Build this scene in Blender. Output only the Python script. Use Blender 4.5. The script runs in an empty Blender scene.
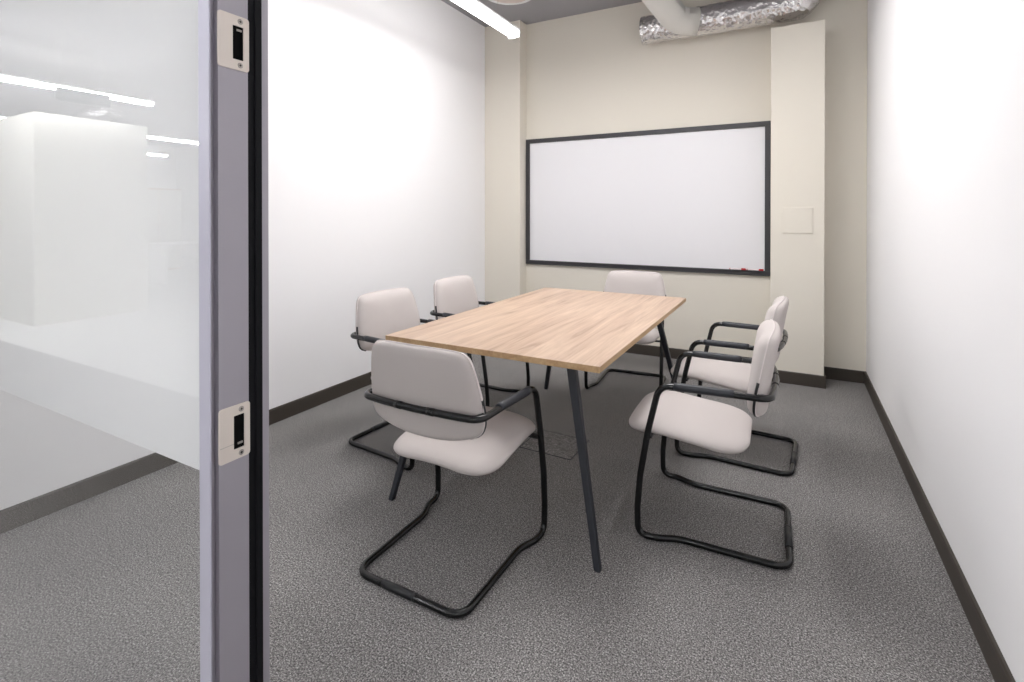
import bpy, bmesh, math, random
from mathutils import Vector, Matrix
from math import sin, cos, pi, radians
random.seed(4)
scn = bpy.context.scene
C = scn.collection

# ------------------------------------------------------------------ camera
cam_d = bpy.data.cameras.new('camera')
cam = bpy.data.objects.new('camera', cam_d)
C.objects.link(cam)
CAM_H = 1.295
cam.location = (0, 0, CAM_H)
cam.rotation_euler = (radians(89.7), 0, radians(28.507))
cam_d.sensor_width = 36
cam_d.lens = 512.455 / 1024 * 36
cam_d.shift_y = -(341 - 217.1) / 1024
cam_d.clip_start = 0.02
scn.camera = cam

# ------------------------------------------------------------------ world and exposure
w = bpy.data.worlds.new('world')
scn.world = w
w.use_nodes = True
w.node_tree.nodes['Background'].inputs[0].default_value = (0.9, 0.94, 1, 1)
w.node_tree.nodes['Background'].inputs[1].default_value = 0.6
vs = scn.view_settings
vs.view_transform = 'Standard'
vs.look = 'None'
vs.gamma = 1
vs.use_curve_mapping = False
vs.exposure = 1.80
LIGHT_POWER = 4.4          # emission strength of the left tube lamp and the added right one
CENTRE_FILL_POWER = 5.2  # strength of the added fill panel over the table
OFFICE_POWER = 21.0

# ------------------------------------------------------------------ room numbers (metres)
XL, XR, YB = -2.8185, 0.5129, 4.7393
YF = 0.539                  # front face of the glazed partition
CEIL = 3.2586

# ------------------------------------------------------------------ materials
def mat(name, col, rough=0.6, metal=0.0, spec=0.5, emis=None, estr=0, coat=0):
    m = bpy.data.materials.new(name)
    m.use_nodes = True
    b = m.node_tree.nodes['Principled BSDF']
    b.inputs['Base Color'].default_value = (*col, 1)
    b.inputs['Roughness'].default_value = rough
    b.inputs['Metallic'].default_value = metal
    b.inputs['Specular IOR Level'].default_value = spec
    b.inputs['Coat Weight'].default_value = coat
    if emis:
        b.inputs['Emission Color'].default_value = (*emis, 1)
        b.inputs['Emission Strength'].default_value = estr
    return m

def lin(r, g, b):
    f = lambda c: (c / 255 / 12.92) if c / 255 <= 0.04045 else ((c / 255 + 0.055) / 1.055) ** 2.4
    return (f(r), f(g), f(b))

def N(m, t, **kw):
    n = m.node_tree.nodes.new(t)
    for k, v in kw.items():
        setattr(n, k, v)
    return n

def L(m, a, b):
    m.node_tree.links.new(a, b)

def ramp(m, stops):
    r = N(m, 'ShaderNodeValToRGB')
    el = r.color_ramp.elements
    while len(el) < len(stops):
        el.new(0.5)
    for e, (p, c) in zip(el, stops):
        e.position = p
        e.color = (*c, 1)
    return r

def add_bump(m, scale, strength, dist=0.002, detail=2):
    b = m.node_tree.nodes['Principled BSDF']
    tc = N(m, 'ShaderNodeTexCoord')
    n = N(m, 'ShaderNodeTexNoise')
    n.inputs['Scale'].default_value = scale
    n.inputs['Detail'].default_value = detail
    bp = N(m, 'ShaderNodeBump')
    bp.inputs['Strength'].default_value = strength
    bp.inputs['Distance'].default_value = dist
    L(m, tc.outputs['Object'], n.inputs['Vector'])
    L(m, n.outputs['Fac'], bp.inputs['Height'])
    L(m, bp.outputs['Normal'], b.inputs['Normal'])
    return m

M = {}
M['wall_white'] = add_bump(mat('wall_white', lin(247, 246, 247), 0.75, spec=0.25), 60, 0.05)
M['wall_cream'] = add_bump(mat('wall_cream', lin(230, 224, 212), 0.7, spec=0.3), 60, 0.05)
M['ceiling_grey'] = add_bump(mat('ceiling_grey', lin(165, 164, 167), 0.85, spec=0.2), 25, 0.2)
M['skirting'] = add_bump(mat('skirting', lin(66, 60, 54), 0.55, spec=0.4), 40, 0.05)
M['fabric'] = add_bump(mat('fabric', lin(202, 194, 191), 0.92, spec=0.15), 700, 0.25, 0.001)
M['fabric_seam'] = mat('fabric_seam', lin(226, 218, 216), 0.9, spec=0.15)
M['black_tube'] = mat('black_tube', lin(11, 12, 14), 0.22, spec=0.5)
M['black_plastic'] = mat('black_plastic', lin(22, 23, 26), 0.4, spec=0.5)
M['arm_rubber'] = mat('arm_rubber', lin(44, 46, 52), 0.42, spec=0.5)
M['leg_steel'] = mat('leg_steel', lin(36, 39, 46), 0.5, spec=0.5)
M['board_frame'] = mat('board_frame', lin(58, 57, 60), 0.45)
M['whiteboard'] = mat('whiteboard', lin(236, 235, 238), 0.28, spec=0.5)
M['red'] = mat('red', lin(190, 22, 34), 0.4)
M['marker_white'] = mat('marker_white', lin(236, 226, 228), 0.4)
M['frame_alu'] = mat('frame_alu', lin(166, 162, 170), 0.42, metal=0.3)
M['frame_light'] = mat('frame_light', lin(184, 182, 196), 0.4, metal=0.2)
M['gasket'] = mat('gasket', lin(9, 9, 14), 0.6, spec=0.2)
M['strike'] = add_bump(mat('strike', lin(222, 212, 203), 0.4, metal=0.15), 300, 0.08)
M['screw'] = mat('screw', lin(170, 164, 158), 0.35, metal=0.8)
M['dark'] = mat('dark', lin(5, 5, 6), 0.8, spec=0.1)
M['lamp_white'] = mat('lamp_white', lin(235, 235, 235), 0.5)
M['glow'] = mat('glow', (1, 1, 1), 0.5, emis=(1.0, 0.992, 0.995), estr=LIGHT_POWER)
M['centre_fill_glow'] = mat('centre_fill_glow', (1, 1, 1), 0.5, emis=(1.0, 0.992, 0.995), estr=CENTRE_FILL_POWER)
M['office_glow'] = mat('office_glow', (1, 1, 1), 0.5, emis=(0.98, 0.985, 1.0), estr=OFFICE_POWER)
M['duct_paint'] = mat('duct_paint', lin(222, 220, 214), 0.5)
M['office_floor'] = mat('office_floor', lin(205, 205, 202), 0.5)
M['office_white'] = mat('office_white', lin(228, 227, 224), 0.6)
M['office_cream'] = mat('office_cream', lin(214, 212, 202), 0.6)
M['office_grey'] = mat('office_grey', lin(150, 152, 154), 0.6)
M['sign_grey'] = mat('sign_grey', lin(96, 102, 104), 0.5)
M['screen'] = mat('screen', lin(90, 100, 112), 0.3)
M['tan'] = mat('tan', lin(190, 160, 130), 0.6)
M['disc_face'] = mat('disc_face', lin(222, 208, 204), 0.6)

def carpet():
    m = mat('carpet', (0.2, 0.2, 0.2), 0.95, spec=0.1)
    b = m.node_tree.nodes['Principled BSDF']
    tc = N(m, 'ShaderNodeTexCoord')
    n1 = N(m, 'ShaderNodeTexNoise'); n1.inputs['Scale'].default_value = 190; n1.inputs['Detail'].default_value = 3; n1.inputs['Roughness'].default_value = 0.75
    n2 = N(m, 'ShaderNodeTexVoronoi'); n2.inputs['Scale'].default_value = 210
    n3 = N(m, 'ShaderNodeTexNoise'); n3.inputs['Scale'].default_value = 1.6; n3.inputs['Detail'].default_value = 3
    for n in (n1, n2, n3):
        L(m, tc.outputs['Object'], n.inputs['Vector'])
    r1 = ramp(m, [(0.34, lin(74, 72, 72)), (0.50, lin(139, 136, 135)), (0.66, lin(212, 209, 207))])
    L(m, n1.outputs['Fac'], r1.inputs['Fac'])
    r2 = ramp(m, [(0.0, (1.18, 1.18, 1.18)), (0.75, (0.62, 0.62, 0.62))])
    L(m, n2.outputs['Distance'], r2.inputs['Fac'])
    mx = N(m, 'ShaderNodeMixRGB', blend_type='MULTIPLY'); mx.inputs[0].default_value = 1
    L(m, r1.outputs[0], mx.inputs[1]); L(m, r2.outputs[0], mx.inputs[2])
    r3 = ramp(m, [(0.3, (0.90, 0.90, 0.90)), (0.7, (1.08, 1.08, 1.07))])
    L(m, n3.outputs['Fac'], r3.inputs['Fac'])
    mx2 = N(m, 'ShaderNodeMixRGB', blend_type='MULTIPLY'); mx2.inputs[0].default_value = 1
    L(m, mx.outputs[0], mx2.inputs[1]); L(m, r3.outputs[0], mx2.inputs[2])
    L(m, mx2.outputs[0], b.inputs['Base Color'])
    bp = N(m, 'ShaderNodeBump'); bp.inputs['Strength'].default_value = 0.6; bp.inputs['Distance'].default_value = 0.003
    L(m, n1.outputs['Fac'], bp.inputs['Height']); L(m, bp.outputs['Normal'], b.inputs['Normal'])
    return m
M['carpet'] = carpet()

def oak(name, edge=False):
    m = mat(name, (0.6, 0.45, 0.3), 0.42, spec=0.4)
    b = m.node_tree.nodes['Principled BSDF']
    tc = N(m, 'ShaderNodeTexCoord')
    mp = N(m, 'ShaderNodeMapping')
    mp.inputs['Scale'].default_value = (9.0, 0.75, 9.0)
    L(m, tc.outputs['Object'], mp.inputs['Vector'])
    n1 = N(m, 'ShaderNodeTexNoise'); n1.inputs['Scale'].default_value = 1.6; n1.inputs['Detail'].default_value = 7; n1.inputs['Roughness'].default_value = 0.62; n1.inputs['Distortion'].default_value = 0.9
    L(m, mp.outputs[0], n1.inputs['Vector'])
    mp2 = N(m, 'ShaderNodeMapping')
    mp2.inputs['Scale'].default_value = (70.0, 2.2, 70.0)
    L(m, tc.outputs['Object'], mp2.inputs['Vector'])
    n2 = N(m, 'ShaderNodeTexNoise'); n2.inputs['Scale'].default_value = 1.5; n2.inputs['Detail'].default_value = 4
    L(m, mp2.outputs[0], n2.inputs['Vector'])
    if edge:
        r1 = ramp(m, [(0.3, lin(176, 142, 104)), (0.7, lin(205, 174, 134))])
    else:
        r1 = ramp(m, [(0.28, lin(148, 121, 100)), (0.42, lin(183, 156, 135)), (0.58, lin(199, 173, 151)), (0.75, lin(212, 189, 168))])
    L(m, n1.outputs['Fac'], r1.inputs['Fac'])
    r2 = ramp(m, [(0.3, (0.90, 0.88, 0.86)), (0.6, (1.03, 1.03, 1.03))])
    L(m, n2.outputs['Fac'], r2.inputs['Fac'])
    mx = N(m, 'ShaderNodeMixRGB', blend_type='MULTIPLY'); mx.inputs[0].default_value = 1
    L(m, r1.outputs[0], mx.inputs[1]); L(m, r2.outputs[0], mx.inputs[2])
    L(m, mx.outputs[0], b.inputs['Base Color'])
    return m
M['oak'] = oak('oak')
M['oak_edge'] = oak('oak_edge', True)

def foil():
    m = mat('foil', lin(226, 224, 224), 0.24, metal=1.0)
    b = m.node_tree.nodes['Principled BSDF']
    tc = N(m, 'ShaderNodeTexCoord')
    n = N(m, 'ShaderNodeTexNoise'); n.inputs['Scale'].default_value = 16; n.inputs['Detail'].default_value = 5; n.inputs['Distortion'].default_value = 1.2
    v = N(m, 'ShaderNodeTexVoronoi'); v.inputs['Scale'].default_value = 26
    L(m, tc.outputs['Object'], n.inputs['Vector']); L(m, tc.outputs['Object'], v.inputs['Vector'])
    ad = N(m, 'ShaderNodeMath', operation='ADD')
    L(m, n.outputs['Fac'], ad.inputs[0]); L(m, v.outputs['Distance'], ad.inputs[1])
    bp = N(m, 'ShaderNodeBump'); bp.inputs['Strength'].default_value = 0.85; bp.inputs['Distance'].default_value = 0.012
    L(m, ad.outputs[0], bp.inputs['Height']); L(m, bp.outputs['Normal'], b.inputs['Normal'])
    return m
M['foil'] = foil()

def glass():
    m = bpy.data.materials.new('glass')
    m.use_nodes = True
    nt = m.node_tree
    nt.nodes.clear()
    out = N(m, 'ShaderNodeOutputMaterial')
    tr = N(m, 'ShaderNodeBsdfTransparent'); tr.inputs[0].default_value = (0.97, 0.975, 0.975, 1)
    gl = N(m, 'ShaderNodeBsdfGlossy'); gl.inputs['Roughness'].default_value = 0.0; gl.inputs[0].default_value = (1, 1, 1, 1)
    lw = N(m, 'ShaderNodeLayerWeight'); lw.inputs['Blend'].default_value = 0.5
    pw = N(m, 'ShaderNodeMath', operation='POWER'); pw.inputs[1].default_value = 5
    L(m, lw.outputs['Facing'], pw.inputs[0])
    ma = N(m, 'ShaderNodeMath', operation='MULTIPLY_ADD'); ma.inputs[1].default_value = 0.96; ma.inputs[2].default_value = 0.04
    L(m, pw.outputs[0], ma.inputs[0])
    mx = N(m, 'ShaderNodeMixShader')
    L(m, ma.outputs[0], mx.inputs[0]); L(m, tr.outputs[0], mx.inputs[1]); L(m, gl.outputs[0], mx.inputs[2])
    L(m, mx.outputs[0], out.inputs[0])
    return m
M['glass'] = glass()

def film():
    m = bpy.data.materials.new('frosted_film')
    m.use_nodes = True
    nt = m.node_tree
    nt.nodes.clear()
    out = N(m, 'ShaderNodeOutputMaterial')
    d = N(m, 'ShaderNodeBsdfDiffuse'); d.inputs[0].default_value = (0.84, 0.85, 0.865, 1)
    t = N(m, 'ShaderNodeBsdfTranslucent'); t.inputs[0].default_value = (0.88, 0.89, 0.905, 1)
    mx = N(m, 'ShaderNodeMixShader'); mx.inputs[0].default_value = 0.6
    L(m, d.outputs[0], mx.inputs[1]); L(m, t.outputs[0], mx.inputs[2]); L(m, mx.outputs[0], out.inputs[0])
    return m
M['film'] = film()

# ------------------------------------------------------------------ mesh helpers
def obj(name, bm, m, parent=None, smooth=False, loc=None):
    me = bpy.data.meshes.new(name)
    bmesh.ops.recalc_face_normals(bm, faces=bm.faces)
    bm.to_mesh(me)
    bm.free()
    for mm in (m if isinstance(m, (list, tuple)) else [m]):
        me.materials.append(M[mm])
    if smooth:
        for p in me.polygons:
            p.use_smooth = True
    o = bpy.data.objects.new(name, me)
    C.objects.link(o)
    if parent:
        o.parent = parent
    if loc:
        o.location = loc
    return o

def tag(o, label=None, cat=None, group=None, kind=None):
    if label: o['label'] = label
    if cat: o['category'] = cat
    if group: o['group'] = group
    if kind: o['kind'] = kind
    return o

def empty(name, label, cat, loc=(0, 0, 0), rz=0, group=None):
    o = bpy.data.objects.new(name, None)
    C.objects.link(o)
    o.location = loc
    o.rotation_euler = (0, 0, rz)
    return tag(o, label, cat, group)

def box(bm, x0, x1, y0, y1, z0, z1, bev=0.0, mi=0, seg=2):
    vs_ = [bm.verts.new((x, y, z)) for z in (z0, z1) for y in (y0, y1) for x in (x0, x1)]
    fs = []
    for idx in ((0, 2, 3, 1), (4, 5, 7, 6), (0, 1, 5, 4), (2, 6, 7, 3), (0, 4, 6, 2), (1, 3, 7, 5)):
        f = bm.faces.new([vs_[i] for i in idx])
        f.material_index = mi
        fs.append(f)
    if bev > 0:
        es = list({e for f in fs for e in f.edges})
        r = bmesh.ops.bevel(bm, geom=es, offset=bev, segments=seg, affect='EDGES', profile=0.5)
        for f in r['faces']:
            f.material_index = mi
    return bm

def nb():
    return bmesh.new()

def bx(*a, **k):
    return box(nb(), *a, **k)

def struct(name, bm, m, label=None, **k):
    o = obj(name, bm, m, **k)
    tag(o, label, None, None, 'structure')
    return o

def catmull(pts, n=8, closed=False):
    P = [Vector(p) for p in pts]
    out = []
    cnt = len(P) if closed else len(P) - 1
    for i in range(cnt):
        p0 = P[i - 1] if (closed or i > 0) else P[0] * 2 - P[1]
        p1 = P[i]
        p2 = P[(i + 1) % len(P)]
        p3 = P[(i + 2) % len(P)] if (closed or i + 2 < len(P)) else P[-1] * 2 - P[-2]
        for k in range(n):
            t = k / n
            out.append(0.5 * ((2 * p1) + (p2 - p0) * t + (2 * p0 - 5 * p1 + 4 * p2 - p3) * t * t + (3 * p1 - p0 - 3 * p2 + p3) * t ** 3))
    if not closed:
        out.append(P[-1])
    return out

def fillet(pts, radii, closed=False, seg=7):
    """Round the corners of a polyline."""
    P = [Vector(p) for p in pts]
    n = len(P)
    out = []
    for i in range(n):
        r = radii[i] if isinstance(radii, (list, tuple)) else radii
        if (not closed and i in (0, n - 1)) or r <= 0:
            out.append(P[i]); continue
        a, b, c = P[i - 1], P[i], P[(i + 1) % n]
        u = (a - b); v = (c - b)
        lu, lv = u.length, v.length
        u.normalize(); v.normalize()
        ang = u.angle(v)
        d = min(r / math.tan(ang / 2), lu * 0.48, lv * 0.48)
        s, e = b + u * d, b + v * d
        for k in range(seg + 1):
            t = k / seg
            out.append((1 - t) ** 2 * s + 2 * t * (1 - t) * (b * 0.85 + (s + e) * 0.075) + t * t * e)
    return out

def tube(bm, pts, r, closed=False, sides=12, caps=True, mi=0, rfun=None):
    """Sweep a circle along a path with parallel transport."""
    P = [Vector(p) for p in pts]
    Q = [P[0]]
    for p in P[1:]:
        if (p - Q[-1]).length > 1e-5:
            Q.append(p)
    if closed and (Q[0] - Q[-1]).length < 1e-5:
        Q.pop()
    P = Q
    n = len(P)
    T = []
    for i in range(n):
        a = P[i - 1] if (closed or i > 0) else P[i]
        b = P[(i + 1) % n] if (closed or i < n - 1) else P[i]
        T.append((b - a).normalized())
    up = Vector((0, 0, 1)) if abs(T[0].z) < 0.9 else Vector((1, 0, 0))
    nrm = (up - T[0] * up.dot(T[0])).normalized()
    frames = []
    for i in range(n):
        if i > 0:
            ax = T[i - 1].cross(T[i])
            if ax.length > 1e-8:
                nrm = Matrix.Rotation(T[i - 1].angle(T[i]), 3, ax.normalized()) @ nrm
            nrm = (nrm - T[i] * nrm.dot(T[i])).normalized()
        frames.append((nrm.copy(), T[i].cross(nrm)))
    twist = 0
    if closed:
        ax = T[-1].cross(T[0])
        n2 = nrm.copy()
        if ax.length > 1e-8:
            n2 = Matrix.Rotation(T[-1].angle(T[0]), 3, ax.normalized()) @ n2
        a0, b0 = frames[0]
        twist = math.atan2(n2.dot(b0), n2.dot(a0))
    rings = []
    for i in range(n):
        rr = rfun(i / (n - 1)) if rfun else r
        a, b = frames[i]
        ph = -twist * i / n
        rings.append([bm.verts.new(P[i] + (a * cos(2 * pi * k / sides + ph) + b * sin(2 * pi * k / sides + ph)) * rr) for k in range(sides)])
    for i in range(n if closed else n - 1):
        A, B = rings[i], rings[(i + 1) % n]
        for k in range(sides):
            f = bm.faces.new((A[k], A[(k + 1) % sides], B[(k + 1) % sides], B[k]))
            f.material_index = mi
            f.smooth = True
    if caps and not closed:
        bm.faces.new(rings[0][::-1]).material_index = mi
        bm.faces.new(rings[-1]).material_index = mi
    return bm

def rings_mesh(bm, rings, cap0=True, cap1=True, mi=0):
    vr = [[bm.verts.new(p) for p in r] for r in rings]
    n = len(vr[0])
    for a, b in zip(vr, vr[1:]):
        for k in range(n):
            f = bm.faces.new((a[k], a[(k + 1) % n], b[(k + 1) % n], b[k]))
            f.material_index = mi; f.smooth = True
    for flag, r, rev in ((cap0, vr[0], True), (cap1, vr[-1], False)):
        if flag:
            c = bm.verts.new(sum((v.co for v in r), Vector()) / n)
            for k in range(n):
                q = (c, r[(k + 1) % n], r[k]) if rev else (c, r[k], r[(k + 1) % n])
                f = bm.faces.new(q); f.material_index = mi; f.smooth = True
    return bm

def lathe(bm, prof, c=(0, 0, 0), sides=40, mi=0):
    rings = [[Vector((c[0] + r * cos(2 * pi * k / sides), c[1] + r * sin(2 * pi * k / sides), c[2] + z)) for k in range(sides)] for r, z in prof]
    return rings_mesh(bm, rings, mi=mi)

# ------------------------------------------------------------------ room shell
T = 0.1
struct('floor', bx(XL - T, XR + T, -1.02, YB + T, -0.1, 0), 'carpet')
struct('ceiling', bx(XL - T, XR + T, YF - 0.05, YB + T, CEIL, CEIL + 0.1), 'ceiling_grey')
struct('wall_left', bx(XL - T, XL, YF, YB + T, 0, CEIL), 'wall_white')
struct('wall_right', bx(XR, XR + T, -0.9, YB + T, 0, CEIL), 'wall_white')
struct('wall_back', bx(XL, XR, YB, YB + T, 0, CEIL), 'wall_cream')
# pillars: the corner one reaches the ceiling, the boxed riser stops under the duct
PLX1, PLY = -2.4026, 4.5918
PRX0, PRX1, PRY, PRT = -0.1348, 0.2235, 4.4592, 2.743
struct('trim_1', bx(XL, PLX1, PLY, YB, 0, CEIL, bev=0.003), 'wall_cream', 'cream pillar boxed into the left back corner')
struct('trim_2', bx(PRX0, PRX1, PRY, YB, 0, PRT, bev=0.003), 'wall_cream', 'cream boxed riser right of the whiteboard, stopping under the duct')

def skirting(name, pts):
    """Skirting board that follows a wall line; pts are inner wall points, thickness to the room side (left of travel)."""
    bm = nb()
    prof = [(0, 0), (0.0115, 0), (0.0115, 0.086), (0.008, 0.092), (0, 0.092)]
    P = [Vector((x, y, 0)) for x, y in pts]
    rings = []
    for i, p in enumerate(P):
        d0 = (p - P[i - 1]).normalized() if i else None
        d1 = (P[i + 1] - p).normalized() if i < len(P) - 1 else None
        n0 = Vector((-d0.y, d0.x, 0)) if d0 else None
        n1 = Vector((-d1.y, d1.x, 0)) if d1 else None
        if n0 and n1:
            off = n0 + n1
        else:
            off = n0 or n1
        rings.append([p + off * a + Vector((0, 0, z)) for a, z in prof])
    vr = [[bm.verts.new(q) for q in r] for r in rings]
    n = len(prof)
    for a, b in zip(vr, vr[1:]):
        for k in range(n):
            bm.faces.new((a[k], a[(k + 1) % n], b[(k + 1) % n], b[k]))
    bm.faces.new(vr[0]); bm.faces.new(vr[-1])
    return struct(name, bm, 'skirting')
skirting('baseboard_right', [(XR, -0.9), (XR, YB)])
skirting('baseboard_back', [(XR, YB), (PRX1, YB), (PRX1, PRY), (PRX0, PRY), (PRX0, YB), (PLX1, YB), (PLX1, PLY), (XL, PLY)])
skirting('baseboard_left', [(XL, PLY), (XL, YF + 0.12)])

# ------------------------------------------------------------------ glazed partition (window_1): stile, glass, film, rear post
JX = -0.9
win = bpy.data.objects.new('window_1', None); C.objects.link(win)
tag(win, 'full height glazed partition with frosted film left of the doorway', None, None, 'structure')
# profile of the jamb, in plan: front stile face, rebate shadow, strike face, gasket, rear lip
b = nb()
box(b, JX - 0.032, JX, YF, YF + 0.0035, 0, CEIL, bev=0.0008)
obj('front_stile', b, 'frame_light', win)
b = nb()
box(b, JX - 0.032, JX - 0.012, YF + 0.0037, YF + 0.0160, 0, CEIL)
obj('stile_groove', b, 'frame_alu', win)
b = nb()
box(b, JX - 0.032, JX, YF + 0.0162, YF + 0.0745, 0, CEIL, bev=0.001)
obj('jamb', b, 'frame_alu', win)
b = nb()
box(b, JX - 0.02, JX - 0.001, YF + 0.0747, YF + 0.088, 0, CEIL)
box(b, JX - 0.02, JX + 0.003, YF + 0.088, YF + 0.1015, 0, CEIL, bev=0.0015)
tag(obj('gasket', b, 'gasket', win), 'black rubber door gasket')
b = nb()
box(b, JX - 0.032, JX + 0.001, YF + 0.1017, YF + 0.1165, 0, CEIL, bev=0.001)
obj('rear_stile', b, 'frame_alu', win)
b = nb()
box(b, XL, JX - 0.032, YF, YF + 0.016, 0, 0.003)
obj('bottom_rail', b, 'frame_alu', win)
b = nb()
box(b, XL, JX - 0.032, YF, YF + 0.05, CEIL - 0.05, CEIL)
obj('top_rail', b, 'frame_alu', win)
b = nb()
box(b, XL, XL + 0.03, YF, YF + 0.05, 0.04, CEIL - 0.05)
obj('wall_stile', b, 'frame_alu', win)
GY = YF + 0.006
obj('glass_pane', bx(XL + 0.03, JX - 0.0325, GY, GY + 0.008, 0.003, CEIL - 0.05), 'glass', win)
FILM_Z = 0.823
b = nb()
q = [b.verts.new(v) for v in ((XL + 0.03, GY + 0.0084, FILM_Z), (JX - 0.0325, GY + 0.0084, FILM_Z), (JX - 0.0325, GY + 0.0084, CEIL - 0.05), (XL + 0.03, GY + 0.0084, CEIL - 0.05))]
b.faces.new(q)
tag(obj('frosted_film', b, 'film', win), 'milky frosted film on the glass above waist height')
# header over the doorway
struct('trim_3', bx(JX, XR, YF, YF + 0.11, 2.95, CEIL), 'frame_alu', 'grey header above the doorway')

def strike_plate(z0, z1, label, split):
    t = empty('strike_plate', label, 'strike plate', (JX, YF + 0.045, (z0 + z1) / 2), 0, None)
    h = (z1 - z0) / 2
    y0, y1 = -0.030, 0.0305
    # plate with a real slot: outer rounded rectangle ring extruded along X
    bm = nb()
    def rr(ya, yb_, za, zb, r, n=5):
        pts = []
        for (cy, cz, a0) in ((yb_ - r, zb - r, 0), (ya + r, zb - r, 90), (ya + r, za + r, 180), (yb_ - r, za + r, 270)):
            for k in range(n + 1):
                a = radians(a0 + 90 * k / n)
                pts.append((cy + r * cos(a), cz + r * sin(a)))
        return pts
    so = (-0.002, 0.019, -0.031, 0.031)
    outer, inner = rr(y0, y1, -h, h, 0.006), rr(so[0], so[1], so[2], so[3], 0.0008)
    XO, XI = 0.0022, -0.0005
    def ring(pts, x, s=0.0):
        return [bm.verts.new((x, y - s * (1 if y > (y0 + y1) / 2 else -1), z - s * (1 if z > 0 else -1))) for y, z in pts]
    o1, o2, o3 = ring(outer, XI), ring(outer, XO - 0.0007), ring(outer, XO, 0.0007)
    i1, i2 = ring(inner, XO), ring(inner, XI)
    n = len(outer)
    for A, B_ in ((o1, o2), (o2, o3), (o3, i1), (i1, i2), (i2, o1)):
        for k in range(n):
            bm.faces.new((A[k], A[(k + 1) % n], B_[(k + 1) % n], B_[k]))
    pl = obj('plate', bm, 'strike', t)
    obj('latch_slot', bx(-0.0004, 0.0004, so[0], so[1], so[2], so[3]), 'dark', t)
    for s in (-1, 1):
        bm = nb()
        ringsx = [[Vector((x, 0.0125 + r * cos(2 * pi * k / 16), s * 0.0405 + r * sin(2 * pi * k / 16))) for k in range(16)] for r, x in ((0.0052, 0.0018), (0.0052, 0.0026), (0.0042, 0.0030), (0.0015, 0.0030))]
        rings_mesh(bm, ringsx)
        sc = obj('screw', bm, 'screw', t)
        bm = nb()
        box(bm, 0.0029, 0.0032, 0.0125 - 0.0022, 0.0125 + 0.0022, s * 0.0405 - 0.0006, s * 0.0405 + 0.0006)
        box(bm, 0.0029, 0.0032, 0.0125 - 0.0006, 0.0125 + 0.0006, s * 0.0405 - 0.0022, s * 0.0405 + 0.0022)
        obj('cross_slot', bm, 'dark', sc)
    bm = nb()
    # latch tongue lip inside the slot
    zt = 0.022 if not split else -0.024
    box(bm, 0.0004, 0.0016, 0.006, 0.016, zt, zt + 0.004, bev=0.0004)
    obj('lip', bm, 'screw', t)
    if split:
        obj('seam', bx(0.00215, 0.0023, y0 + 0.002, so[0], -0.0205, -0.0197), 'screw', t)
    return t
strike_plate(1.5615, 1.662, 'upper steel strike plate with dark slot near top of door jamb', False)
strike_plate(0.8425, 0.943, 'lower steel strike plate with dark slot halfway down the door jamb', True)

# ------------------------------------------------------------------ whiteboard
wx0, wx1, wz0, wz1 = -2.3977, -0.1436, 0.7856, 2.0649
wb = empty('whiteboard', 'wide whiteboard with thin black frame on the cream back wall', 'whiteboard', ((wx0 + wx1) / 2, YB, (wz0 + wz1) / 2))
hw, hh = (wx1 - wx0) / 2, (wz1 - wz0) / 2
FB = 0.042
obj('writing_surface', bx(-hw + FB - 0.004, hw - FB + 0.004, -0.014, 0, -hh + FB - 0.004, hh - FB + 0.004), 'whiteboard', wb)
b = nb()
for (x0, x1, z0, z1) in ((-hw, hw, hh - FB, hh), (-hw, hw, -hh, -hh + FB), (-hw, -hw + FB, -hh + FB, hh - FB), (hw - FB, hw, -hh + FB, hh - FB)):
    box(b, x0, x1, -0.028, 0, z0, z1, bev=0.0025)
obj('frame', b, 'board_frame', wb)
obj('pen_ledge', bx(-hw + FB, hw - FB, -0.040, -0.028, -hh + FB - 0.008, -hh + FB - 0.004, bev=0.001), 'board_frame', wb)

def marker(x, label):
    zc = wz0 + FB + 0.0052 - 0.0005
    t = empty('marker_pen', label, 'marker', (x, YB - 0.034 + 0.001, zc + 0.0025), 0, 'marker pens on the whiteboard ledge')
    R = Matrix.Rotation(pi / 2, 4, 'Y')
    bm = nb(); lathe(bm, [(0.0055, -0.052), (0.0075, -0.05), (0.0075, 0.034), (0.0068, 0.036)], sides=16); bmesh.ops.transform(bm, matrix=R, verts=bm.verts)
    obj('barrel', bm, 'marker_white', t)
    bm = nb(); lathe(bm, [(0.0085, 0.034), (0.0088, 0.036), (0.0084, 0.066), (0.005, 0.069)], sides=16); bmesh.ops.transform(bm, matrix=R, verts=bm.verts)
    obj('cap', bm, 'red', t)
    bm = nb(); lathe(bm, [(0.004, -0.058), (0.006, -0.055), (0.006, -0.051)], sides=12); bmesh.ops.transform(bm, matrix=R, verts=bm.verts)
    obj('end_plug', bm, 'red', t)
marker(-0.395, 'red capped white marker pen on the ledge, further from the frame corner')
marker(-0.262, 'red capped white marker pen tucked in the right corner of the whiteboard frame')

# access panel on the boxed riser
t = empty('access_panel', 'square cream blank access panel on the boxed riser', 'wall panel', (0.047, PRY, 1.25))
obj('panel_door', bx(-0.098, 0.098, -0.009, -0.001, -0.096, 0.096, bev=0.002), 'wall_cream', t)
obj('panel_rim', bx(-0.104, 0.104, -0.005, 0.0, -0.102, 0.102, bev=0.001), 'wall_cream', t)

# floor box lid in the carpet under the table
t = empty('floor_box', 'square carpet-covered floor socket lid under the table', 'floor box', (-1.165, 2.65, 0), radians(-1))
b = nb()
fw, fh, e = 0.155, 0.135, 0.005
for a in ((-fw, fw, fh - e, fh), (-fw, fw, -fh, -fh + e), (-fw, -fw + e, -fh + e, fh - e), (fw - e, fw, -fh + e, fh - e)):
    box(b, a[0], a[1], a[2], a[3], -0.002, 0.0025)
obj('lid_rim', b, 'leg_steel', t)
obj('carpeted_lid', bx(-fw + e, fw - e, -fh + e, fh - e, -0.002, 0.002), 'carpet', t)

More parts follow.
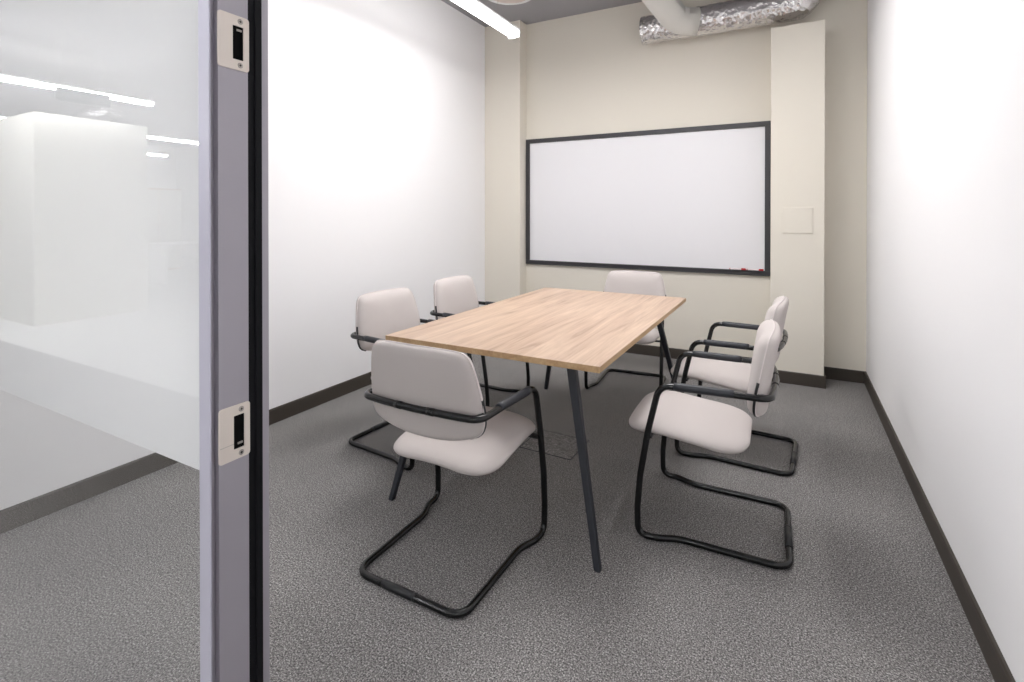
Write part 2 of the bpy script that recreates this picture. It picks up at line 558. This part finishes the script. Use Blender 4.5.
# ------------------------------------------------------------------ table
tx0, tx1, ty0, ty1 = -1.605, -0.597, 1.757, 3.483
tcx, tcy = (tx0 + tx1) / 2, (ty0 + ty1) / 2
tab = empty('meeting_table', 'rectangular light oak meeting table on splayed dark steel legs', 'table', (tcx, tcy, 0))
hx, hy = (tx1 - tx0) / 2, (ty1 - ty0) / 2
bm = bx(-hx, hx, -hy, hy, 0.726, 0.75, bev=0.0012, seg=1)
for f in bm.faces:
    f.material_index = 0 if f.normal.z > 0.5 or f.calc_center_median().z > 0.7495 else 1
top = obj('tabletop', bm, ['oak', 'oak_edge'], tab)
for sx in (-1, 1):
    for sy in (-1, 1):
        foot = Vector((sx * (hx - 0.015), sy * (hy - 0.025), 0))
        head = Vector((sx * (hx - 0.172), sy * (hy - 0.15), 0.726))
        bm = nb()
        rings = []
        for tt, hw_ in ((0, 0.0115), (0.008, 0.0125), (1, 0.0185)):
            c = foot.lerp(head, tt)
            rg = []
            for (cx_, cy_, a0) in ((1, 1, 0), (-1, 1, 90), (-1, -1, 180), (1, -1, 270)):
                for k in range(4):
                    a = radians(a0 + 90 * k / 3)
                    r_ = hw_ * 0.35
                    rg.append(c + Vector((cx_ * (hw_ - r_) + r_ * cos(a), cy_ * (hw_ - r_) + r_ * sin(a), 0)))
            rings.append(rg)
        rings_mesh(bm, rings)
        lg = obj('leg', bm, 'leg_steel', tab)
        for p in lg.data.polygons: p.use_smooth = False
        obj('mounting_plate', bx(head.x - 0.045, head.x + 0.045, head.y - 0.045, head.y + 0.045, 0.722, 0.7262), 'leg_steel', lg)
b = nb()
for sy in (-1, 1):
    box(b, -hx + 0.18, hx - 0.18, sy * (hy - 0.15) - 0.02, sy * (hy - 0.15) + 0.02, 0.701, 0.7262)
for sx in (-1, 1):
    box(b, sx * (hx - 0.24) - 0.02, sx * (hx - 0.24) + 0.02, -hy + 0.17, hy - 0.17, 0.701, 0.7262)
obj('under_frame', b, 'leg_steel', tab)

# ------------------------------------------------------------------ chair
RT = 0.0125
ARMZ = 0.618
def build_chair(label, loc, rz):
    t = empty('cantilever_chair', label, 'chair', loc, rz, 'cantilever chairs around the meeting table')
    # half of the loop (x > 0), from centre of the back bar to centre of the rear floor bar
    pts = [(0, 0.044, ARMZ + 0.007), (0.14, 0.050, ARMZ + 0.007), (0.256, 0.064, ARMZ + 0.006), (0.266, 0.455, ARMZ + 0.004), (0.267, 0.500, 0.43), (0.268, 0.530, 0.25), (0.267, 0.541, 0.12), (0.266, 0.539, RT),
           (0.262, 0.465, RT), (0.229, 0.385, RT), (0.227, 0.0, RT), (0, 0.0, RT)]
    rad = [0, 0.25, 0.045, 0.055, 0.4, 0.4, 0.2, 0.06, 0.10, 0.14, 0.055, 0]
    fp = fillet(pts, rad)
    loop = fp + [Vector((-p.x, p.y, p.z)) for p in fp[::-1][1:-1]]
    bm = nb()
    tube(bm, loop, RT, closed=True, sides=12)
    obj('tube_frame', bm, 'black_tube', t)
    # sleeve joint on the rear floor bar
    bm = nb()
    tube(bm, [(-0.10, 0, RT + 0.001), (0.035, 0, RT + 0.001)], 0.0138, sides=14)
    tube(bm, [(0.033, 0, RT + 0.001), (0.046, 0, RT + 0.001)], 0.0138, sides=14)
    obj('joint_sleeve', bm, 'black_plastic', t)
    # arm pads
    for s in (-1, 1):
        bm = nb()
        path = [Vector((s * (0.257 + 0.009 * k / 10), 0.185 + 0.215 * k / 10, ARMZ + 0.008 - 0.0015 * k / 10)) for k in range(11)]
        tube(bm, path, 0.0155, sides=14, rfun=lambda u: 0.0158 if 0.02 < u < 0.98 else 0.0148)
        obj('arm_pad', bm, 'arm_rubber', t)
    # seat brackets and cross rail
    for s in (-1, 1):
        bm = nb()
        y = 0.502
        box(bm, min(s * 0.19, s * 0.262), max(s * 0.19, s * 0.262), y - 0.016, y + 0.012, 0.402, 0.412, bev=0.002)
        obj('seat_bracket', bm, 'black_plastic', t)
    # ---- seat cushion
    n = 72
    def seat_outline():
        P = fillet([(-0.236, 0.135, 0), (0.236, 0.135, 0), (0.230, 0.608, 0), (-0.230, 0.608, 0)], [0.115, 0.115, 0.10, 0.10], closed=True, seg=10)
        # resample
        Ls = [0]
        for i in range(len(P)):
            Ls.append(Ls[-1] + (P[(i + 1) % len(P)] - P[i]).length)
        out = []
        for k in range(n):
            d = Ls[-1] * k / n
            j = max(i for i in range(len(P)) if Ls[i] <= d)
            a, b_ = P[j], P[(j + 1) % len(P)]
            out.append(a.lerp(b_, (d - Ls[j]) / max(1e-9, (b_ - a).length)))
        return out
    so = seat_outline()
    cen = Vector((0, 0.37, 0))
    def seat_z(x, y):
        s = (y - 0.085) / 0.54
        z = 0.428 + 0.030 * (s - 0.15) * 2 * (1 if s > 0.15 else 0.3)
        if s > 0.66:
            z -= 0.42 * (s - 0.66) ** 2
        if s < 0.2:
            z -= 0.18 * (0.2 - s) ** 2
        return z - 0.35 * x * x
    def seat_rings(top_th, bot_th):
        R_ = []
        prof = []
        for k in range(7):
            a = k / 6 * pi / 2
            prof.append((0.0, 0.0, 0))
        # top: from centre outward
        for ins, wz in ((0.18, 0.012), (0.12, 0.012), (0.07, 0.010), (0.04, 0.006), (0.02, 0.0), (0.008, -0.008), (0.0, -0.016), (0.0, -0.022), (0.005, -0.031), (0.014, -0.037), (0.030, -0.041), (0.07, -0.043), (0.14, -0.044)):
            rg = []
            for p in so:
                d = p - cen
                q = cen + d * (1 - ins / d.length)
                rg.append(Vector((q.x, q.y, seat_z(q.x, q.y) + wz)))
            R_.append(rg)
        # inner top rings for a smooth fill
        inner = []
        for f_ in (0.12, 0.4, 0.7):
            rg = []
            for p in so:
                d = p - cen
                q = cen + d * (1 - 0.18 / d.length) * 1.0
                q = cen + (q - cen) * f_
                rg.append(Vector((q.x, q.y, seat_z(q.x, q.y) + 0.012)))
            inner.append(rg)
        return inner + R_
    bm = nb()
    rings_mesh(bm, seat_rings(0, 0))
    obj('seat', bm, 'fabric', t)
    # seat pan under the cushion
    bm = nb()
    rg = []
    for ins, wz in ((0.05, -0.041), (0.045, -0.046), (0.055, -0.050), (0.12, -0.052)):
        r_ = []
        for p in so:
            d = p - cen
            q = cen + d * (1 - ins / d.length)
            r_.append(Vector((q.x, q.y, seat_z(q.x, q.y) + wz)))
        rg.append(r_)
    rings_mesh(bm, rg)
    obj('seat_pan', bm, 'black_plastic', t)
    # ---- backrest
    def back_outline():
        H = [(0, 0.841), (0.150, 0.838), (0.199, 0.822), (0.219, 0.778), (0.236, 0.70), (0.244, 0.63), (0.239, 0.575), (0.207, 0.542), (0.115, 0.519), (0, 0.513)]
        P = H + [(-a, b_) for a, b_ in H[::-1][1:-1]]
        return [(p.x, p.y) for p in catmull([(a, b_, 0) for a, b_ in P], 5, closed=True)]
    bo = back_outline()
    zc = 0.67
    def back_y(x, z):
        v = z - 0.64
        y = 0.0585 - 0.16 * v - (0.5 * v * v if v < 0 else 0.1 * v * v)
        return y + 0.40 * x * x
    def ring_b(ins, th, extra=0.0):
        rg = []
        for x, z in bo:
            d = Vector((x, 0, z - zc)); ln = d.length
            q = d * (1 - ins / ln)
            z_ = zc + q.z
            rg.append(Vector((q.x, back_y(q.x, z_) + th * (1.28 + 0.9 * (z_ - 0.63)), z_)))
        return rg
    def frac(f_, th):
        rg = []
        for x, z in bo:
            d = Vector((x, 0, z - zc)); ln = d.length
            q = d * (1 - 0.14 / ln) * f_
            z_ = zc + q.z
            rg.append(Vector((q.x, back_y(q.x, z_) + th * (1.28 + 0.9 * (z_ - 0.63)), z_)))
        return rg
    bm = nb()
    RG = [frac(f_, 0.056) for f_ in (0.12, 0.45, 0.75)] + [ring_b(i_, th) for i_, th in ((0.14, 0.056), (0.09, 0.055), (0.05, 0.052), (0.025, 0.046), (0.01, 0.038), (0.001, 0.028), (0.0, 0.020))]
    rings_mesh(bm, RG, cap1=False)
    obj('back_cushion', bm, 'fabric', t)
    bm = nb()
    RG = [ring_b(i_, th) for i_, th in ((0.0005, 0.0195), (0.002, 0.012), (0.008, 0.006), (0.018, 0.002), (0.035, 0.0), (0.08, 0.0), (0.14, 0.0))] + [frac(f_, 0.0) for f_ in (0.75, 0.45, 0.12)]
    rings_mesh(bm, RG, cap0=False)
    obj('back_panel', bm, 'fabric', t)
    bm = nb()
    tube(bm, ring_b(-0.0012, 0.0197), 0.0023, closed=True, sides=6)
    tag(obj('piping', bm, 'fabric_seam', t), 'lighter piping round the edge of the backrest')
    for s in (-1, 1):
        bm = nb()
        path = []
        for k in range(13):
            z = 0.535 + 0.14 * k / 12
            # follow the outline side
            best = min(((abs(zz - z), xx) for xx, zz in bo if xx * s > 0.15), default=(0, 0.24 * s))
            near = sorted([(abs(zz - z), xx, zz) for xx, zz in bo if xx * s > 0.15])[:2]
            (d0, xa, za), (d1, xb, zb) = near
            x = (xa * d1 + xb * d0) / (d0 + d1 + 1e-9)
            path.append(Vector((x + s * 0.0005, back_y(x, z) + 0.029, z)))
        tube(bm, path, 0.0055, sides=8)
        # fixing from the strip to the bar behind
        p = path[8]
        box(bm, min(p.x, p.x - s * 0.01), max(p.x, p.x - s * 0.01) + 0.0, 0.066, p.y, ARMZ - 0.003, ARMZ + 0.016, bev=0.002)
        obj('back_bracket', bm, 'black_plastic', t)
    # clips that hold the back on the bar
    for s in (-1, 1):
        bm = nb()
        tube(bm, [(s * 0.055, 0.0462, ARMZ + 0.007), (s * 0.085, 0.0476, ARMZ + 0.007)], 0.0134, sides=12)
        obj('bar_clip', bm, 'black_tube', t)
    return t

def dup(root, label, loc, rz):
    r = root.copy(); C.objects.link(r)
    r.location = loc; r.rotation_euler = (0, 0, rz); r['label'] = label
    for ch in root.children:
        c = ch.copy(); C.objects.link(c); c.parent = r
    return r

chair = build_chair('nearest light grey chair with its back turned, at the near end of the table', (-1.141, 1.346, 0), 0)
CH = [
    ('light grey chair right of the table, nearer the camera, seat fully in view', (-0.004, 2.328, 0), 91.5),
    ('light grey chair right of the table, partly hidden by the nearer chair', (0.02, 3.085, 0), 86.5),
    ('light grey chair against the left wall, nearer the glass partition', (-2.185, 2.32, 0), -94),
    ('light grey chair against the left wall, nearer the corner pillar', (-2.205, 3.045, 0), -92),
    ('light grey chair at the far end of the table under the whiteboard', (-1.092, 4.12, 0), 184.5),
]
for lb, loc, deg in CH:
    dup(chair, lb, loc, radians(deg))

# ------------------------------------------------------------------ ceiling lamp, diffuser, ducts
def linear_lamp(name, label, x, y0, y1, z, glow='glow', w=0.045, axis='y', group=None, wires=True, ceil=CEIL):
    t = empty(name, label, 'ceiling light', (x, (y0 + y1) / 2, z), 0 if axis == 'y' else pi / 2, group)
    h = (y1 - y0) / 2
    def half(r, za, zb, m, nm, ye):
        bm = nb()
        prof = [(r * cos(radians(a)), za + (zb - za) * 1.0 * abs(sin(radians(a)))) for a in range(180, 361, 15)]
        rings = [[Vector((px, y, pz)) for px, pz in prof] for y in (-ye, ye)]
        vr = [[bm.verts.new(p) for p in r_] for r_ in rings]
        for k in range(len(prof) - 1):
            bm.faces.new((vr[0][k], vr[0][k + 1], vr[1][k + 1], vr[1][k]))
        bm.faces.new((vr[0][0], vr[0][-1], vr[1][-1], vr[1][0]))
        for r_ in vr: bm.faces.new(r_)
        return obj(nm, bm, m, t)
    half(w, 0.0, -0.05, glow, 'diffuser', h - 0.006)
    obj('housing', bx(-w * 0.9, w * 0.9, -h, h, 0.0, 0.028, bev=0.004), 'lamp_white', t)
    for s in (-1, 1):
        bm = nb()
        box(bm, -w * 1.03, w * 1.03, s * h - 0.006, s * h + 0.006, -0.047, 0.0285, bev=0.003)
        obj('end_cap', bm, 'lamp_white', t)
        if wires:
            bm = nb()
            tube(bm, [(0, s * h * 0.7, 0.025), (0, s * h * 0.7, ceil - z)], 0.0012, sides=6)
            obj('hanging_wire', bm, 'screw', t)
    return t
linear_lamp('linear_pendant_lamp', 'long white tube lamp glowing near the left wall and ceiling', -2.04, 2.0, 3.79, 2.82, w=0.055, group='linear lamps over the room')
linear_lamp('linear_pendant_lamp', 'added fill tube lamp over the right side of the room, out of view', -0.33, 1.9, 3.60, 2.82, w=0.055, group='linear lamps over the room')  # added lamp, unseen, raises the light level on the right
linear_lamp('added_fill_panel', 'added broad fill panel high over the table centre, out of view', -1.1, 2.05, 3.3, 2.86, glow='centre_fill_glow', w=0.28)  # invented panel above the view, gives the room soft fill

t = empty('ceiling_diffuser', 'round white ceiling disc beside the end of the tube lamp', 'air diffuser', (-2.175, 3.96, CEIL))
bm = nb(); lathe(bm, [(0.17, 0.0), (0.215, -0.01), (0.225, -0.03), (0.205, -0.038), (0.19, -0.034), (0.185, -0.02)], sides=56)
obj('rim', bm, 'lamp_white', t)
bm = nb(); lathe(bm, [(0.14, -0.018), (0.185, -0.022), (0.18, -0.034), (0.16, -0.037)], sides=56)
obj('face', bm, 'disc_face', t)

# foil duct along the back wall, its elbow over the boxed riser, the painted duct joining from above
t = empty('ventilation_duct', 'crinkled silver foil duct with off-white branch, above the whiteboard', 'duct', (-0.58, 4.58, 2.93))
def crinkle(bm, amp, seed):
    rnd = random.Random(seed)
    for v in bm.verts:
        v.co += Vector((rnd.uniform(-amp, amp), rnd.uniform(-amp, amp), rnd.uniform(-amp, amp)))
DR = 0.118
path = fillet([(-0.56, 0, 0), (0.68, 0, 0), (0.68, 0.0, 0.34)], [0, 0.09, 0], seg=12)
pp = []
for a, b_ in zip(path, path[1:]):
    k = max(1, int((b_ - a).length / 0.025))
    pp += [a.lerp(b_, i / k) for i in range(k)]
pp.append(path[-1])
bm = nb(); tube(bm, pp, DR, sides=36, caps=False)
crinkle(bm, 0.004, 1)
tag(obj('foil_sleeve', bm, 'foil', t), 'crumpled silver foil sleeve')
bm = nb(); tube(bm, [(-0.58, 0, 0), (-0.565, 0, 0), (-0.55, 0, 0)], DR + 0.003, sides=36)
obj('end_cap', bm, 'foil', t)
OFF = Vector((-0.82 + 0.58, 4.52 - 4.58, 2.91 - 2.93))
path = fillet([(0.13, 0.0, 0.0), (-0.02, -0.06, 0.01), (-0.30, -0.84, 0.37)], [0, 0.2, 0], seg=14)
bm = nb(); tube(bm, [p + OFF for p in path], 0.112, sides=36)
tag(obj('branch_pipe', bm, 'duct_paint', t), 'smooth off-white branch duct')

# ------------------------------------------------------------------ the office in front of the partition (mirrored in the glass)
OX0, OX1, OY0, OC = -16.0, 3.0, -7.5, 3.26
struct('floor_office', bx(OX0, OX1, OY0, -1.02, -0.1, 0.0), 'office_floor')
struct('floor_corridor', bx(OX0, XL - T, -1.02, YF, -0.1, 0.0), 'carpet')
struct('floor_corridor_right', bx(XR + T, OX1, -1.02, YF, -0.1, 0.0), 'carpet')
struct('ceiling_office', bx(OX0, OX1, OY0, YF - 0.05, OC, OC + 0.1), 'ceiling_grey')
struct('wall_office_far', bx(OX0 - T, OX0, OY0, YF, 0, OC), 'office_white')
struct('wall_office_side', bx(OX0, OX1, OY0 - T, OY0, 0, OC), 'office_white')
struct('wall_office_right', bx(OX1, OX1 + T, OY0, YF, 0, OC), 'office_white')
struct('wall_corridor_left', bx(OX0, XL - T, YF, YF + T, 0, OC), 'office_white')
struct('wall_corridor_right', bx(XR + T, OX1, YF, YF + T, 0, OC), 'office_white')
struct('trim_4', bx(-8.9, -7.65, -2.65, -1.46, 0, 2.48, bev=0.004), 'office_cream', 'wide cream box pillar of the office, seen mirrored in the glass')
GRP = 'linear lamps over the office'
for (x, y0, y1, lb) in ((-7.56, -2.66, -0.2, 'longest office tube lamp, mirrored above the pillar in the glass'),
                    (-10.8, -2.57, -0.2, 'office tube lamp mirrored at the left edge of the glass, left of the pillar'),
                    (-10.85, -5.2, -4.1, 'short office tube lamp mirrored right of the pillar top'),
                    (-13.9, -6.15, -5.5, 'shortest and lowest office tube lamp mirrored right of the pillar'),
                    (-3.2, -3.2, -1.2, 'unseen fill tube lamp outside the doorway, left of the other two'),  # this and the next two are unseen, put in to light the room from the front
                    (-0.9, -3.2, -1.2, 'unseen fill tube lamp straight behind the doorway, middle of three'),
                    (1.2, -3.2, -1.2, 'unseen fill tube lamp right of the doorway'),
                    (-4.5, -6.2, -4.4, 'office tube lamp deep in the office, left of the doorway'),
                    (-0.6, -6.2, -4.4, 'office tube lamp deep in the office, behind the doorway')):
    linear_lamp('office_lamp', lb, x, y0, y1, 2.8, glow='office_glow', group=GRP)
# hanging sign, desks, cabinet, monitor, duct
t = empty('hanging_sign', 'grey rectangular hanging sign, mirrored below the long lamp in the glass', 'sign', (-7.15, -1.74, 2.66))
obj('sign_panel', bx(-0.015, 0.015, -0.26, 0.26, -0.09, 0.05, bev=0.003), 'sign_grey', t)
b = nb()
for y in (-0.2, 0.2): tube(b, [(0, y, 0.05), (0, y, OC - 2.66)], 0.002, sides=6)
obj('suspension_rods', b, 'screw', t)

def desk(x, y, label):
    t = empty('office_desk', label, 'desk', (x, y, 0), 0, 'white office desks')
    obj('desk_top', bx(-0.4, 0.4, -0.8, 0.8, 0.71, 0.74, bev=0.002), 'office_white', t)
    for s in (-1, 1):
        obj('side_panel', bx(-0.38, 0.38, s * 0.77 - 0.012, s * 0.77 + 0.012, 0, 0.71), 'office_white', t)
    return t
desk(-10.6, -5.0, 'white office desk, mirrored at the right of the glass beyond the pillar')
desk(-12.5, -2.6, 'white office desk, mirrored at the left edge of the glass')
t = empty('monitor', 'dark computer monitor on a white office desk, mirrored at the left of the glass', 'monitor', (-12.45, -2.7, 0.74))
obj('screen', bx(-0.012, 0.012, -0.35, 0.35, 0.12, 0.50, bev=0.003), 'screen', t)
obj('stand', bx(-0.05, -0.01, -0.03, 0.03, 0.005, 0.2), 'office_grey', t)
obj('base', bx(-0.12, 0.06, -0.12, 0.12, 0.0, 0.01, bev=0.002), 'office_grey', t)
t = empty('cabinet', 'tall pale office cabinet, mirrored beyond the pillar in the glass', 'cabinet', (-13.0, -5.4, 0))
obj('body', bx(-0.2, 0.2, -0.5, 0.5, 0, 1.9, bev=0.003), 'tan', t)
for s in (-1, 1):
    d = obj('door', bx(0.2, 0.218, s * 0.25 - 0.24, s * 0.25 + 0.24, 0.04, 1.86, bev=0.002), 'office_cream', t)
    obj('handle', bx(0.218, 0.235, s * 0.04 - 0.008, s * 0.04 + 0.008, 0.9, 1.05, bev=0.002), 'screw', d)
t = empty('office_duct', 'silver foil duct under the office ceiling, mirrored at the top of the glass', 'duct', (-11.5, -3.4, 2.98))
bm = nb(); tube(bm, [(x, 0.3 * sin(x), 0.02 * sin(7 * x)) for x in [i * 0.1 - 2 for i in range(41)]], 0.14, sides=20)
crinkle(bm, 0.006, 3)
obj('duct_sleeve', bm, 'foil', t)
